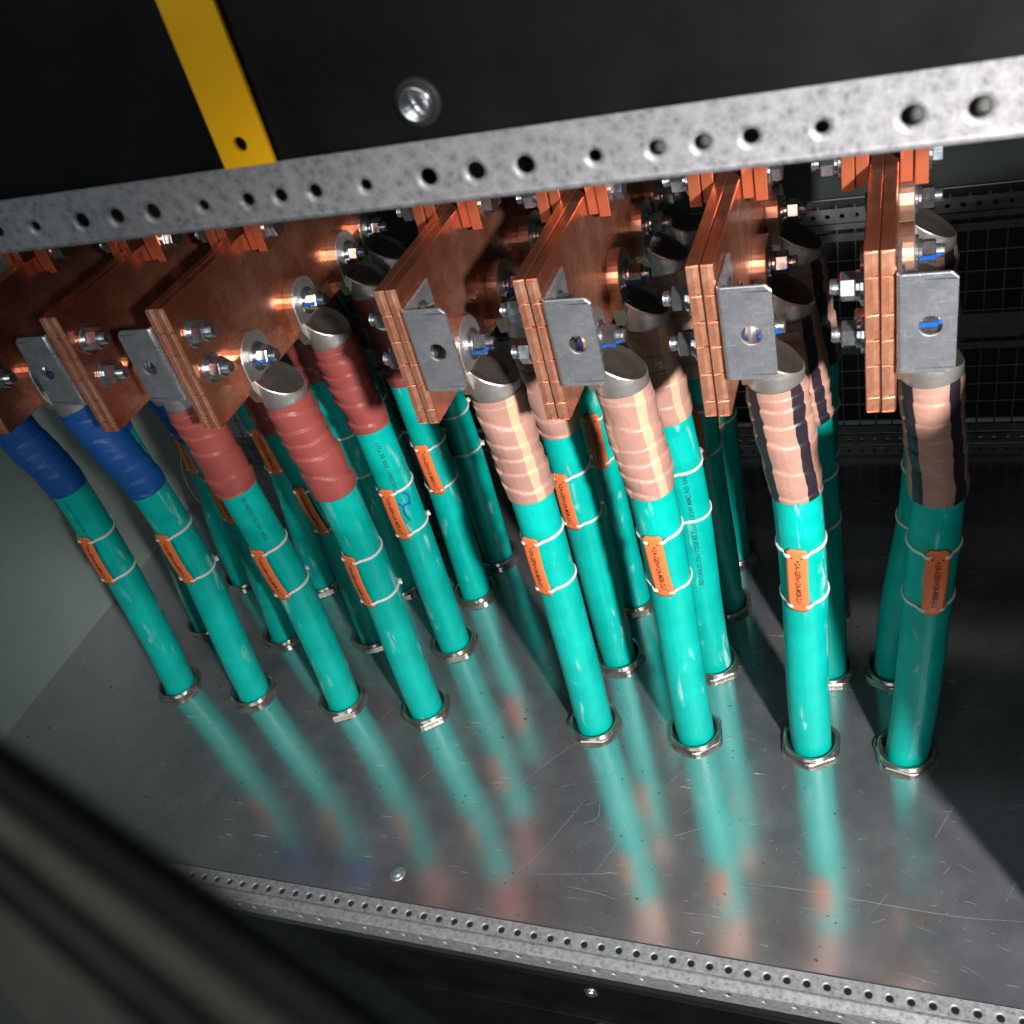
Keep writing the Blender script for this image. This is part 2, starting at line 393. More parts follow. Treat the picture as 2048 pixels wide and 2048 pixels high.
# rails: same perforated profile above and below
def pattern(x0, x1, anchor, k):
    out = []; per = .2385 * k
    for q in range(-6, 6):
        for dx, r in ((0, .0046), (.0275, .0046), (.055, .0046), (.0921, .0031), (.1233, .0037), (.1455, .0037), (.1684, .0037), (.2004, .0031)):
            x = anchor + q * per + dx * k
            if x0 + .01 < x < x1 - .01: out.append((x, r * k))
    return sorted(out)
KX = .7176
RY, RZ1, RZ0 = -.2850, .6413, .6163
ur = empty('perforated_rail', (0, RY, RZ0)); tag(ur, 'galvanised perforated steel rail crossing the top of the opening', 'rail')
hl = pattern(-.62, .40, .0089 + (-.2297 - .0089) * KX, KX)
def rail_cells(hl, x0, x1, v0, v1, hv):
    c = []; b = [x0] + [(a[0] + d[0]) / 2 for a, d in zip(hl, hl[1:])] + [x1]
    for k, (x, r) in enumerate(hl): c.append((b[k], b[k + 1], v0, v1, (x, hv, r)))
    return c
g = G(); g.holed(lambda u, v, w: (u, w, v), rail_cells(hl, -.62, .40, .0032, RZ1 - RZ0, .0114), .0015, 24, 0, .0021, .0011)
link('rail_face', g.mesh('rail_face', 'galvanised'), ur)
g = G(); V = []; prof = [(0, .0032)] + [(.0025 - .0025 * math.cos(a), .0032 - .0032 * math.sin(a)) for a in (.35, .7, 1.05, 1.4, PI / 2)] + [(.025, 0), (.025, .0015), (.004, .0015), (.0015, .0032)]
for xx in (-.62, .40): V += [(xx, y, z) for y, z in prof]
m = len(prof); g.add(V, [(j, j + m, (j + 1) % m + m, (j + 1) % m) for j in range(m)], [True] * 5 + [False] * (m - 5)); link('rail_fold', g.mesh('rail_fold', 'galvanised'), ur)

g = G(); g.box((-.62, .0262, .0), (.40, .0277, RZ1 - RZ0)); link('rail_back', g.mesh('rail_back', 'back_frame'), ur)  # galvanised back coloured dark: the shade behind the holes is painted in
lr = empty('perforated_sill_rail', (0, -.2845, 0)); tag(lr, 'galvanised perforated sill rail along the front edge of the floor', 'rail')
g = G(); cells = []; x = .0007 - .0071 - .0142 * 45
while x < .36: cells.append((x, x + .0142, .0095, .0237, (x + .0071, .0155, .00265))); x += .0142
g.holed(lambda u, v, w: (u, v, -.0012 - w), cells, .0015, 16, 0, .0014, .0006); link('top_flange', g.mesh('top_flange', 'galvanised'), lr)
X0, X1 = cells[0][0], cells[-1][1]
g = G(); V = []; prof = [(.0095, -.0012), (.0085, -.0004), (.0070, 0), (.0012, -.0012), (0, -.0030), (.0015, -.0030), (.0085, -.0025)]
for xx in (X0, X1): V += [(xx, y, z) for y, z in prof]
m = len(prof); g.add(V, [(j + m, j, (j + 1) % m, (j + 1) % m + m) for j in range(m)], False); link('shoulder', g.mesh('shoulder', 'galvanised'), lr)
hl2 = pattern(X0, X1, .0089 + (-.2297 - .0089) * KX + .012, KX * .98)
g = G(); g.holed(lambda u, v, w: (u, w, v), rail_cells([(a, b * .8) for a, b in hl2], X0, X1, -.0205, -.0030, -.0095), .0015, 16, 0, .0012, .0007)
link('front_flange', g.mesh('front_flange', 'galvanised'), lr)

# black panels above and below, yellow strip, screws
g = G(); g.box((-.70, -.2795, .6375), (.40, -.277, .95)); up = tag(link('cover_panel', g.mesh('cover_panel', 'black_panel'), None, None, .0006), 'black satin cover panel above the upper rail', 'panel')
def kx(x): return .0089 + (x - .0089) * KX
def kz(z): return .7517 + (z - .7517) * KX
g = G(); x0, x1, zb, zt = kx(-.3521), kx(-.3190), kz(.5945), .86; hx, hz = kx(-.3362), kz(.6097)
g.holed(lambda u, v, w: (u, -.2835 + w, v), [(x0, x1, zb, hz + .012, (hx, hz, .0030)), (x0, x1, hz + .012, zt, None)], .0018, 24)
g.add([(x0, -.2835, zb), (x0, -.2835, zt), (x0, -.2817, zt), (x0, -.2817, zb)], [(0, 1, 2, 3)]); g.add([(x1, -.2835, zb), (x1, -.2835, zt), (x1, -.2817, zt), (x1, -.2817, zb)], [(3, 2, 1, 0)])
tag(link('yellow_strip', g.mesh('yellow_strip', 'yellow_plastic')), 'yellow plastic strip with a hole hanging over the black cover panel', 'strip')
sw = empty('panel_screw', (kx(-.2262), -.2795, kz(.6160))); tag(sw, 'bright cross slotted screw in black washer on the cover panel', 'screw')
g = G(); g.lathe([(.0093, 0), (.0093, .0012), (.0088, .0022), (.0060, .0022), (.0060, .0008)], 32, 'z', caps=False); RXm = Matrix.Rotation(PI / 2, 4, 'X')
link('washer', g.mesh('screw_washer', 'rubber'), sw, RXm)
g = G(); g.lathe([(.0068, .0006), (.0068, .0038), (.0063, .0044), (.0055, .0045), (.0050, .0038), (.0003, .0041)], 32)
link('head', g.mesh('screw_head', 'zinc'), sw, RXm)
g = G()
for a in (.35, .35 + PI / 2):
    c, d = math.cos(a), math.sin(a); V = [(c * u - d * v, d * u + c * v, w) for u, v, w in [(-.0046, -.0006, .0036), (.0046, -.0006, .0036), (.0046, .0006, .0036), (-.0046, .0006, .0036), (-.0040, -.0003, .0049), (.0040, -.0003, .0049), (.0040, .0003, .0049), (-.0040, .0003, .0049)]]
    g.add(V, [(4, 5, 6, 7), (0, 1, 5, 4), (1, 2, 6, 5), (2, 3, 7, 6), (3, 0, 4, 7)])
link('cross_recess', g.mesh('cross_recess', 'thread_steel'), sw, RXm)

pl = empty('base_cover', (0, -.29, -.30)); tag(pl, 'black plinth panel below the sill rail', 'panel')
g = G(); g.box((-.70, -.0002, .2735), (.40, .003, .2770)); g.box((-.70, .0015, .228), (.40, .004, .2735)); link('upper_board', g.mesh('upper_board', 'black_panel'), pl, None, .0004)
g = G(); g.box((-.70, -.006, -.10), (.40, .004, .2265)); link('lower_board', g.mesh('lower_board', 'black_panel'), pl, None, .0012)
for k, (x, z) in enumerate([(-.2234, -.040), (-.2203, -.0835)]):
    e = empty('base_screw', (x, -.2885 - (.0075 if k else 0), z)); tag(e, ('small shiny screw on the plinth panel just below the sill rail', 'small shiny screw on the plinth panel at the bottom edge of the photo')[k], 'screw')
    g = G(); g.lathe([(.0045, 0), (.0045, .001), (.0038, .0026), (.0018, .0034), (.0002, .0035)], 20); link('head', g.mesh('base_screw_head', 'zinc'), e, RXm)
    g = G(); g.lathe([(.006, 0), (.006, .0008), (.003, .0008)], 20); link('washer', g.mesh('base_screw_washer', 'zinc'), e, RXm)
e = empty('floor_plug', (-.4064, -.2365, 0)); tag(e, 'round flat screw head in the floor sheet near the sill rail', 'screw')
g = G(); g.lathe([(.0072, 0), (.0070, .0008), (.0058, .0012), (.0002, .0012)], 24); link('washer', g.mesh('plug_washer', 'bracket_steel'), e)
g = G(); g.lathe([(.0042, .0012), (.0042, .0024), (.0034, .0032), (.0002, .0034)], 24); link('head', g.mesh('plug_head', 'bracket_steel'), e)

# near door edge, very close to the lens (lower left)
DD = Vector((.949, -.315, 0)); WW = Vector((.0003, -.0189, -.0224)).normalized(); NN = DD.cross(WW).normalized()
if NN.dot(FW) < 0: NN = -NN
K10 = .075 / .16
O = CP + (Vector((-.1068, -.5641, .6313)) - CP) * K10 + WW * .0030
de = empty('door_edge', O); tag(de, 'dark blurred door edge with folded ridges close to the lens, lower left', 'door edge')
def extr(name, prof, mat):
    V = []; m = len(prof)
    for d in (-.30, .30): V += [DD * d + WW * (w * .00075) + NN * (n * .00075) for w, n in prof]
    g = G(); g.add(V, [(j, (j + 1) % m, (j + 1) % m + m, j + m) for j in range(m)] + [tuple(range(m - 1, -1, -1)), tuple(range(m, 2 * m))]); return link(name, g.mesh(name, mat), de)
extr('seal', [(-1.0, 3), (.2, .3), (1.6, 0), (2.6, .8), (3.0, 4), (1, 6)], 'rubber')
extr('outer_fold', [(3.0, 1.2), (3.3, -.3), (3.9, -.6), (4.4, -.2), (5.0, .9), (9.4, 1.3), (9.8, 4), (3.0, 4)], 'dark_edge')
extr('inner_fold', [(9.5, 1.6), (9.9, -.4), (10.6, -.9), (11.3, -.3), (11.8, 1.5), (15.6, 3.0), (16.4, 1.0), (17.4, .8), (18.4, 2.5), (30, 4), (30, 8), (9.5, 6)], 'dark_edge')

# added light blocker with a shaped outline, unseen right of the frame: it keeps the torch off the right end of the floor
sp = empty('light_blocker', (.1476, -.255, 0)); tag(sp, 'added black light blocker, out of view at the right end of the floor', 'panel')
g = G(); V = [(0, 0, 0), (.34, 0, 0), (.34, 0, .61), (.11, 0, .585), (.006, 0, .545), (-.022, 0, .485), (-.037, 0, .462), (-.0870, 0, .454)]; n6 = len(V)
g.add(V + [(x, .003, z) for x, y, z in V], [tuple(range(n6)), tuple(range(2 * n6 - 1, n6 - 1, -1))] + [((k + 1) % n6, k, k + n6, (k + 1) % n6 + n6) for k in range(n6)]); link('blocker_face', g.mesh('blocker_face', 'black_panel'), sp)
g = G(); g.box((.337, .003, 0), (.34, .12, .60)); link('blocker_return', g.mesh('blocker_return', 'black_panel'), sp)

# ------------------------------------------------------------------ busbars
ORD = ['leftmost', 'second', 'third', 'fourth', 'fifth', 'sixth', 'rightmost']
XB = [-.7000, -.5836, -.4862, -.3052, -.2112, -.1079, -.0140]      # left faces; busbar positions scaled about the camera, then baked
TB = .0081                      # thickness of one plate; a busbar is two
YF, YB, ZB, ZT = -.1186, .1880, .3987, .5002
U = .811                        # busbar group's scale about the camera; bolts, lugs, brackets drawn for 10 mm plates
def bar_name(k): return 'leftmost busbar' if k == 0 else 'rightmost busbar' if k == 6 else ORD[k] + ' busbar from the left'
def plate_mesh(seed):
    rn = random.Random(seed); t = TB - .0002; nz = 6; c = .0006; V = []; F = []; mi = []; H = ZT - ZB; D = YB - YF
    zs = [c, .011] + [.011 + (H - .011 - .017) * j / (nz - 2) for j in range(1, nz - 1)] + [H - c]
    zs = [z if q in (0, len(zs) - 1) else z + random.Random(int(seed) // 2 * 31 + q).uniform(-.003, .003) for q, z in enumerate(zs)]
    xs = [c, t * .54, t * .60, t - c]
    for j in range(len(zs) - 1):       # sheared front edge: ledges a fraction of a millimetre proud of each other
        z0, z1 = zs[j], zs[j + 1]; a = rn.uniform(-.0003, .0003); b = rn.uniform(-.0003, .0002)
        rows = [(z0, .0011), (z0 + .0009, .0002 + b), (z1 - .0005, a)]
        yy = lambda i, y: y + (.0007 if i >= 2 else 0) + (.0007 if i == 3 else 0)
        for (za, ya), (zb_, yb_) in zip(rows, rows[1:]):
            for q in range(3):
                k = len(V); V += [(xs[q], yy(q, ya), za), (xs[q + 1], yy(q + 1, ya), za), (xs[q + 1], yy(q + 1, yb_), zb_), (xs[q], yy(q, yb_), zb_)]
                F.append((k, k + 1, k + 2, k + 3)); mi.append(1)
        k = len(V); V += [(xs[0], rows[-1][1], rows[-1][0]), (xs[3], rows[-1][1] + .0014, rows[-1][0]), (xs[3], .0016, z1), (xs[0], .0008, z1)]; F.append((k, k + 1, k + 2, k + 3)); mi.append(1)
    y0 = .0016
    ring = [(c, .0006, 0), (t - c, .0010, 0), (t, y0, c), (t, y0, H - c), (t - c, .0010, H), (c, .0006, H), (0, y0, H - c), (0, y0, c)]
    k = len(V); V += ring + [(x, D, z) for x, y, z in ring]
    for j in range(8): F.append((k + j, k + j + 8, k + (j + 1) % 8 + 8, k + (j + 1) % 8)); mi.append(0)
    F.append(tuple(k + 8 + j for j in range(8))); mi.append(0)
    k = len(V)   # close the rims of the front edge
    V += [(c, 0, c), (c, 0, H - c), (0, y0, H - c), (0, y0, c), (t - c, .0014, c), (t, y0, c), (t, y0, H - c), (t - c, .0014, H - c),
          (c, .0008, c), (t - c, .0022, c), (t - c, .0010, 0), (c, .0006, 0), (c, .0008, H - c), (t - c, .0016, H - c), (t - c, .0010, H), (c, .0006, H)]
    F += [(k, k + 1, k + 2, k + 3), (k + 4, k + 5, k + 6, k + 7), (k + 8, k + 11, k + 10, k + 9), (k + 12, k + 13, k + 14, k + 15)]; mi += [0, 0, 1, 1]
    return mesh('busbar_plate', V, F, ['copper', 'copper_cut'], False, None, mi)
for k, xb in enumerate(XB):
    b = empty('busbar', (xb, YF, ZB)); tag(b, 'double copper busbar, ' + bar_name(k).replace(' busbar', ''), 'busbar', 'copper busbars in a row')
    for q in (0, 1): link('plate', plate_mesh(k * 2 + q), b, Vector((q * (TB + .0002), 0, 0)))

# copper dropper bars from above, two on each side
g = G(); g.box((0, 0, 0), (.0079, .09, .20)); g.MI = [1, 1, 0, 1, 1, 1]; dm = g.mesh('dropper_bar', ['copper_red', 'copper'])  # sides get glossier copper than the front, standing in for their shade
for k, xb in enumerate(XB):
    for sd in (0, 1):
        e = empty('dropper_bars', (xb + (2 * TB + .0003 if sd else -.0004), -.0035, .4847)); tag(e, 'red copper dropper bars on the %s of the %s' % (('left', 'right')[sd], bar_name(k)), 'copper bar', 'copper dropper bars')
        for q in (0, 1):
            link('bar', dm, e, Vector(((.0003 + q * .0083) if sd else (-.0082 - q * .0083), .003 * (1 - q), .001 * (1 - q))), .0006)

# ------------------------------------------------------------------ bolts
def hexprism(g, r, h0, h1, ch=.0008):
    V = []; rr = r * math.cos(PI / 6)
    for (q, h) in ((.93, h0), (1, h0 + ch), (1, h1 - ch), (.93, h1)):
        V += [(h, math.cos(PI / 3 * k + .26) * r * q, math.sin(PI / 3 * k + .26) * r * q) for k in range(6)]
    F = [(j * 6 + k, j * 6 + (k + 1) % 6, (j + 1) * 6 + (k + 1) % 6, (j + 1) * 6 + k) for j in range(3) for k in range(6)] + [tuple(range(5, -1, -1)), tuple(range(18, 24))]
    g.add(V, F)
def bolt_meshes():
    d = {}
    g = G(); g.lathe([(.006, 0), (.0138, 0), (.0141, .0004), (.0141, .0022), (.0138, .0026), (.006, .0026)], 36, 'x', smooth=False); d['washer'] = g.mesh('bolt_washer', 'zinc', U)
    g = G(); g.lathe([(.006, .0026), (.0102, .0026), (.0105, .003), (.0105, .0052), (.0102, .0056), (.006, .0056)], 30, 'x', smooth=False); d['spring_washer'] = g.mesh('bolt_spring', 'zinc', U)
    g = G(); hexprism(g, .0102, .0056, .0158); d['nut'] = g.mesh('bolt_nut', 'zinc', U)
    g = G(); pr = [(.0058, .010)]
    for k in range(5): pr += [(.0060, .0158 + k * .00125), (.0052, .0158 + k * .00125 + .0006)]
    pr += [(.0056, .0222), (.0048, .0228), (.0002, .0228)]; g.lathe(pr, 20, 'x', smooth=False); d['stud'] = g.mesh('bolt_stud', 'thread_steel', U)
    g = G(); g.lathe([(.005, 0), (.0125, 0), (.0125, .002), (.005, .002)], 30, 'x', smooth=False); hexprism(g, .0102, .002, .0098); d['bolt_head'] = g.mesh('bolt_head', 'zinc', U)
    for nm, mt in (('paint_blue', 'marker_blue'), ('paint_green', 'marker_green')):
        g = G(); random.seed(3); P = []
        for (h, r, w) in ((.0030, .0112, .0009), (.0056, .0108, .0014), (.0070, .0102, .0013), (.0110, .0100, .0011), (.0150, .0102, .0016), (.0162, .0066, .0018), (.0205, .0063, .0013)):
            w *= random.uniform(1.1, 1.9); P += [(h, -w, r), (h, w, r)]
        g.add(P, [(2 * j, 2 * j + 1, 2 * j + 3, 2 * j + 2) for j in range(6)]); d[nm] = g.mesh(nm, mt, U)
    return d
BM = bolt_meshes()
def bolt(x, y, z, side, a, b, label, group, paint=None, ang=2.2, spin=0.0):
    """nut on side (+1 right, -1 left) a away from x, head on the other side b away"""
    e = empty('hex_bolt', (x, y, z), 0 if side > 0 else PI); tag(e, label, 'bolt', group)
    R = Matrix.Rotation(spin, 4, 'X'); T = Matrix.Translation((a, 0, 0))
    for nm in ('washer', 'spring_washer', 'nut', 'stud'): link(nm, BM[nm], e, T @ R)
    link('bolt_head', BM['bolt_head'], e, Matrix.Translation((-b, 0, 0)) @ Matrix.Rotation(PI, 4, 'Z') @ Matrix.Rotation(spin * 1.7, 4, 'X'))
    if paint: link('paint_mark', BM[paint], e, T @ Matrix.Rotation(ang, 4, 'X'))
    return e
LY = [-.0574, .0298, .1154, .1672]; LZ = .4243
ROW = ['front', 'second', 'third', 'rearmost']
NR = {0: 3, 1: 4, 2: 4, 3: 4, 4: 4, 5: 3, 6: 3}
for k, xb in enumerate(XB):
    xc = xb + TB; left = k < 3; pal = .0118 * U
    for q, z in enumerate((.4717, .4413)):
        bolt(xc, -.1004, z, 1 if left else -1, TB + .0002, TB + .0027, '%s bolt of the pair fixing the bracket to the %s' % (('upper', 'lower')[q], bar_name(k)), 'bracket bolts', 'paint_green' if (k >= 5 and q == 0) else None, 2.1, .3 + k * .4 + q * .9)
    for r in range(NR[k]):
        bolt(xc, LY[r], LZ, 1, TB + .0002 + pal, TB + .0002, 'bolt clamping the %s cable lug to the %s' % (ROW[r], bar_name(k)), 'lug bolts', 'paint_blue' if r < 2 else None, 1.75 + .2 * math.sin(k * 5 + r), .5 + k * .7 + r * 1.1)
    bolt(xc, .0105, .4990, -1, TB + .0168, TB + .0168, 'bolt through the dropper bars of the %s' % bar_name(k), 'dropper bolts', None, 0, .2 + k)

# ------------------------------------------------------------------ angle brackets
def bracket_mesh():
    g = G(); z0, z1 = .0347, .1092; x0, x1 = .0035, .0372; hx, hz = .0212, .0712; ch = .004
    g.holed(lambda u, v, w: (u, -.0042 + w, v), [(x0, x1, z0 + ch, z1 - ch, (hx, hz, .0072))], .003, 32)
    for za, zb_ in ((z1 - ch, z1), (z0 + ch, z0)):
        q = [(x0, za), (x1, za), (x1 - ch, zb_), (x0, zb_)]; V = [(u, -.0042, v) for u, v in q] + [(u, -.0012, v) for u, v in q]
        F = [(0, 1, 2, 3), (7, 6, 5, 4), (1, 5, 6, 2), (2, 6, 7, 3)]
        g.add(V, F if za < zb_ else [f[::-1] for f in F])
    g.add([(x1, -.0042, z0 + ch), (x1, -.0012, z0 + ch), (x1, -.0012, z1 - ch), (x1, -.0042, z1 - ch)], [(0, 1, 2, 3)])
    pr = [(x0, -.0042)] + [(.0035 - .0033 * math.sin(a), -.0009 - .0033 * math.cos(a)) for a in (.4, .8, 1.2, PI / 2)] + [(.0002, .050), (.0032, .050), (.0032, -.0002), (.0035, -.0012)]
    V = [(a, b, z0) for a, b in pr] + [(a, b, z1) for a, b in pr]; m = len(pr)
    g.add(V, [((j + 1) % m, j, j + m, (j + 1) % m + m) for j in range(m - 1)] + [tuple(range(m)), tuple(range(2 * m - 1, m - 1, -1))], [True] * 4 + [False] * (m - 5) + [False, False])
    return g
gR = bracket_mesh(); bR = weld(gR.mesh('bracket_right', 'bracket_steel', U))
gL = bracket_mesh(); gL.V = [Vector((-v.x, v.y, v.z)) for v in gL.V]; gL.F = [f[::-1] for f in gL.F]; bL = weld(gL.mesh('bracket_left', 'bracket_steel', U))
for k, xb in enumerate(XB):
    o = link('angle_bracket', bL if k < 3 else bR, None, Vector((xb - .0001 if k < 3 else xb + 2 * TB + .0001, YF, ZB)), .0005)
    tag(o, 'grey steel angle bracket with one hole on the %s' % bar_name(k), 'bracket', 'angle brackets on the busbars')

# ------------------------------------------------------------------ cable parts
def lug_mesh(off):
    """tinned cable lug on a face at x=0, bolt hole at the origin, barrel axis at x=off"""
    g = G(); R = .0232; n = 40; zb_ = -.0480
    top = lambda x: -.0165 - (x - .012) * (.0212 / (off + R - .012))
    xy = [(off + R * math.cos(2 * PI * k / n), R * math.sin(2 * PI * k / n)) for k in range(n)]; c = .0011
    sc = lambda p, f: (off + (p[0] - off) * f, p[1] * f)
    rings = [[(*p, zb_) for p in xy], [(*p, top(max(p[0], .010)) - c) for p in xy], [(*sc(p, .965), top(max(sc(p, .965)[0], .010))) for p in xy], [(*sc(p, .62), top(max(sc(p, .62)[0], .010)) - .0012) for p in xy]]
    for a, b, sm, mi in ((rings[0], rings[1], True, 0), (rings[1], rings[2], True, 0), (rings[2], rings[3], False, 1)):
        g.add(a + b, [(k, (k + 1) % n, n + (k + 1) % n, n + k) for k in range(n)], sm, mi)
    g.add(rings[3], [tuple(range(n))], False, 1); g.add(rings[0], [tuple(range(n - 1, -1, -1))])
    return g
def palm_mesh(off):
    g = G(); w = .0252; T = .0118; out = [(-.0165, -.042), (.0165, -.042), (w, -.022), (w, 0)] + [(w * math.cos(a), w * math.sin(a)) for a in [PI * j / 16 for j in range(1, 16)]] + [(-w, 0), (-w, -.022)]
    m = len(out); c = .0008
    V = [(0, y, z) for y, z in out] + [(T - c, y, z) for y, z in out] + [(T, y * .96, z * .96) for y, z in out]
    F = [(j, (j + 1) % m, (j + 1) % m + m, j + m) for j in range(m)] + [(j + m, (j + 1) % m + m, (j + 1) % m + 2 * m, j + 2 * m) for j in range(m)]
    mi = [0] * m + [1] * m
    g.add(V, F, False); g.MI = mi; g.add([], []); k = len(g.V)
    g.F += [tuple(range(2 * m, 3 * m)), tuple(range(m - 1, -1, -1))]; g.S += [False, False]; g.MI += [1, 0]
    return g
simple('lug_copper', (.80, .50, .36), .9, .30, .5, .12, 80, .1)
def mirror(g): g.V = [Vector((-v.x, v.y, v.z)) for v in g.V]; g.F = [f[::-1] for f in g.F]; return g
OFF = .0240
LUG = (lug_mesh(OFF).mesh('lug_barrel', ['tinned', 'tinned_dark_reflection'], U), palm_mesh(OFF).mesh('lug_palm', ['lug_copper', 'tinned'], U))

RS = .0173
def text_mesh(txt, size):
    cu = bpy.data.curves.new('t', 'FONT'); cu.body = txt; cu.size = size; cu.resolution_u = 2; cu.offset = size * .02; cu.align_x = 'CENTER'; cu.align_y = 'CENTER'
    o = bpy.data.objects.new('t', cu); COL.objects.link(o); dg = bpy.context.evaluated_depsgraph_get(); dg.update()
    me = bpy.data.meshes.new_from_object(o.evaluated_get(dg)); V = [v.co.copy() for v in me.vertices]; F = [tuple(p.vertices) for p in me.polygons]
    bpy.data.objects.remove(o); return V, F
TL, TW, TSP = .0630, .0155, .0515      # tag length, width, tie spacing
def tag_surf(u, v, off=0.0):
    """u across (-1..1), v along (metres from centre, up positive): tag bows away from the sheath in the middle"""
    a = u * TW / 2; f = v / (TL / 2)
    r = RS + .0012 + .0022 * (1 - f * f) + .0006 * u * (1 - f * f) + off
    sag = (a * a) / (2 * .030)
    return Vector((a, -(r - sag), v + (.0010 * (u * u) if v > 0 else 0) * (abs(f) ** 6)))
def tag_mesh():
    g = G(); nu, nv = 8, 22; V = []
    for lay in (0, -.0009):
        for j in range(nv + 1):
            v = (j / nv - .5) * TL; f = abs(v) / (TL / 2); lim = 1.0
            e = (abs(v) - (TL / 2 - .003)) / .003
            if e > 0: lim = (TW / 2 - .003 + .003 * math.sqrt(max(0, 1 - e * e))) / (TW / 2)
            for i in range(nu + 1): V.append(tag_surf((i / nu * 2 - 1) * lim, v, lay + .0009))
    F = []; n1 = nu + 1; k = n1 * (nv + 1)
    for j in range(nv):
        for i in range(nu):
            a = j * n1 + i; F.append((a, a + 1, a + n1 + 1, a + n1)); F.append((k + a + n1, k + a + n1 + 1, k + a + 1, k + a))
        for i in (0, nu):
            a = j * n1 + i; q = (a, a + n1, k + a + n1, k + a); F.append(q if i == 0 else q[::-1])
    for j in (0, nv):
        for i in range(nu):
            a = j * n1 + i; q = (a, k + a, k + a + 1, a + 1); F.append(q if j == 0 else q[::-1])
    g.add(V, F, True)
    return g.mesh('tag', 'tag_orange')
TAG = tag_mesh()
V, F = text_mesh('+2A-GEN+2A-MSB-2.L1', .0042)
sx = .045 / (max(v.x for v in V) - min(v.x for v in V))
TXT = mesh('tag_lettering', [tag_surf((v.y * 1.35 + .0004) / (TW / 2), -v.x * sx, .00125) for v in V], F, 'ink')
g = G()
for sgn in (-1, 1):
    for u in (-.45, .45):
        P = [tag_surf(u + math.cos(a) * .10, sgn * (TSP / 2 - .0016) + math.sin(a) * .0007, .0012) for a in [2 * PI * k / 8 for k in range(8)]]; g.add(P, [tuple(range(8))])
SLOT = g.mesh('tag_slots', 'ink')
def tie_mesh():
    P = []; n = 72
    for k in range(n + 1):
        a = 2 * PI * k / n; d = abs((a + PI) % (2 * PI) - PI) * RS
        if d < .0034: r = RS + .0010
        elif d < .0095: r = RS + .0010 + .0027 * math.sin(min(1, (d - .0034) / .0010) * PI / 2) * (1 - max(0, (d - .0062) / .0033) ** 2 * .98)
        else: r = RS + .0009
        P.append(Vector((math.sin(a) * r, -math.cos(a) * r, 0)))
    V = []; 
    for p in P:
        rd = p.normalized(); V += [p - rd * .0007 + Vector((0, 0, .0016)), p - rd * .0007 - Vector((0, 0, .0016)), p + rd * .0005 - Vector((0, 0, .0010)), p + rd * .0005 + Vector((0, 0, .0010))]
    g = G(); g.add(V, [(4 * j + q, 4 * j + (q + 1) % 4, 4 * j + 4 + (q + 1) % 4, 4 * j + 4 + q) for j in range(n) for q in range(4)], True); return g.mesh('tie', 'tie_white')
TIE = tie_mesh()
g = G(); g.box((-.0019, -.0016, -.0019), (.0019, .0016, .0019)); TH = g.mesh('tie_head', 'tie_white')

def gland_meshes():
    d = {}
    g = G(); n = 48; R0 = .0215; V = []; hexr = lambda a: .0243 / math.cos(((a + PI / 6) % (PI / 3)) - PI / 6)
    for (f, h) in ((0, .0002), (1, .0002), (1, .0032), (.93, .0040), (0, .0040)):
        for k in range(n):
            a = 2 * PI * k / n; r = R0 if f == 0 else min(hexr(a), .0268) * (1 if f == 1 else .965); V.append((r * math.cos(a), r * math.sin(a), h))
    g.add(V, [(j * n + k, j * n + (k + 1) % n, (j + 1) * n + (k + 1) % n, (j + 1) * n + k) for j in range(4) for k in range(n)]); d['locknut'] = g.mesh('gland_locknut', 'nickel')
    g = G(); g.lathe([(.0236, .0040), (.0236, .0062), (.0231, .0071), (.0219, .0075), (.0208, .0071), (.0202, .0061), (.0200, .001)], 48); d['collar'] = g.mesh('gland_collar', 'nickel')
    g = G(); g.lathe([(.0203, .0050), (.0186, .0042), (.0177, .0025), (.0174, .0)], 40); d['seal'] = g.mesh('gland_seal', 'rubber')
    return d
GL = gland_meshes()

def surface(path, s0, s1, ns, na, rad, loc):
    V = []; UV = []; F = []
    for j in range(ns + 1):
        s = s0 + (s1 - s0) * j / ns; p, t, e1, e2 = path.frame(s)
        for k in range(na + 1):
            a = 2 * PI * k / na; r = rad(s, a); V.append(p + (e1 * math.cos(a) + e2 * math.sin(a)) * r - loc); UV.append((k / na, s))
    for j in range(ns):
        for k in range(na): a = j * (na + 1) + k; F.append((a, a + 1, a + na + 2, a + na + 1))
    return V, F, UV

XG = [-.7643, -.6637, -.5469, -.4507, -.2655, -.1686, -.0705, .0102]
YG = [-.0544, .0345, .1175, .192]
GJ = {(0, 1): (-.7819, .0415), (0, 2): (-.7751, .1233), (1, 1): (-.6676, .0338), (1, 2): (-.6588, .1221), (2, 1): (-.5511, .0406), (2, 2): (-.5482, .1229),
      (3, 1): (-.4496, .0361), (3, 2): (-.4514, .1163), (3, 3): (-.4439, .1781), (4, 1): (-.2628, .032), (4, 2): (-.2637, .1164), (5, 1): (-.1666, .0328), (5, 2): (-.1647, .1141),
      (6, 1): (-.0601, .0351), (7, 1): (-.0019, .0386)}
TE = [(-0.7372, 0.2925), (-0.6424, 0.2918), (-0.5421, 0.2944), (-0.4429, 0.2912), (-0.2653, 0.2901), (-0.1685, 0.2950), (-0.0651, 0.2922), (0.0282, 0.2902)]   # x, z where the tape ends
LT = [(-0.7401, 0.1881), (-0.6395, 0.1934), (-0.5358, 0.1778), (-0.4429, 0.1729), (-0.2641, 0.1990), (-0.1667, 0.2035), (-0.0652, 0.1934), (0.0241, 0.1956)]   # x, z of the lower tie
TOPX = [-.762] + [x + 2 * TB + OFF * U for x in XB]
TAPE = ['tape_blue'] * 2 + ['tape_red'] * 2 + ['tape_peach'] * 2 + ['tape_black_stripe'] * 2
TDES = ['blue tape'] * 2 + ['red tape'] * 2 + ['peach striped tape'] * 2 + ['black striped tape'] * 2
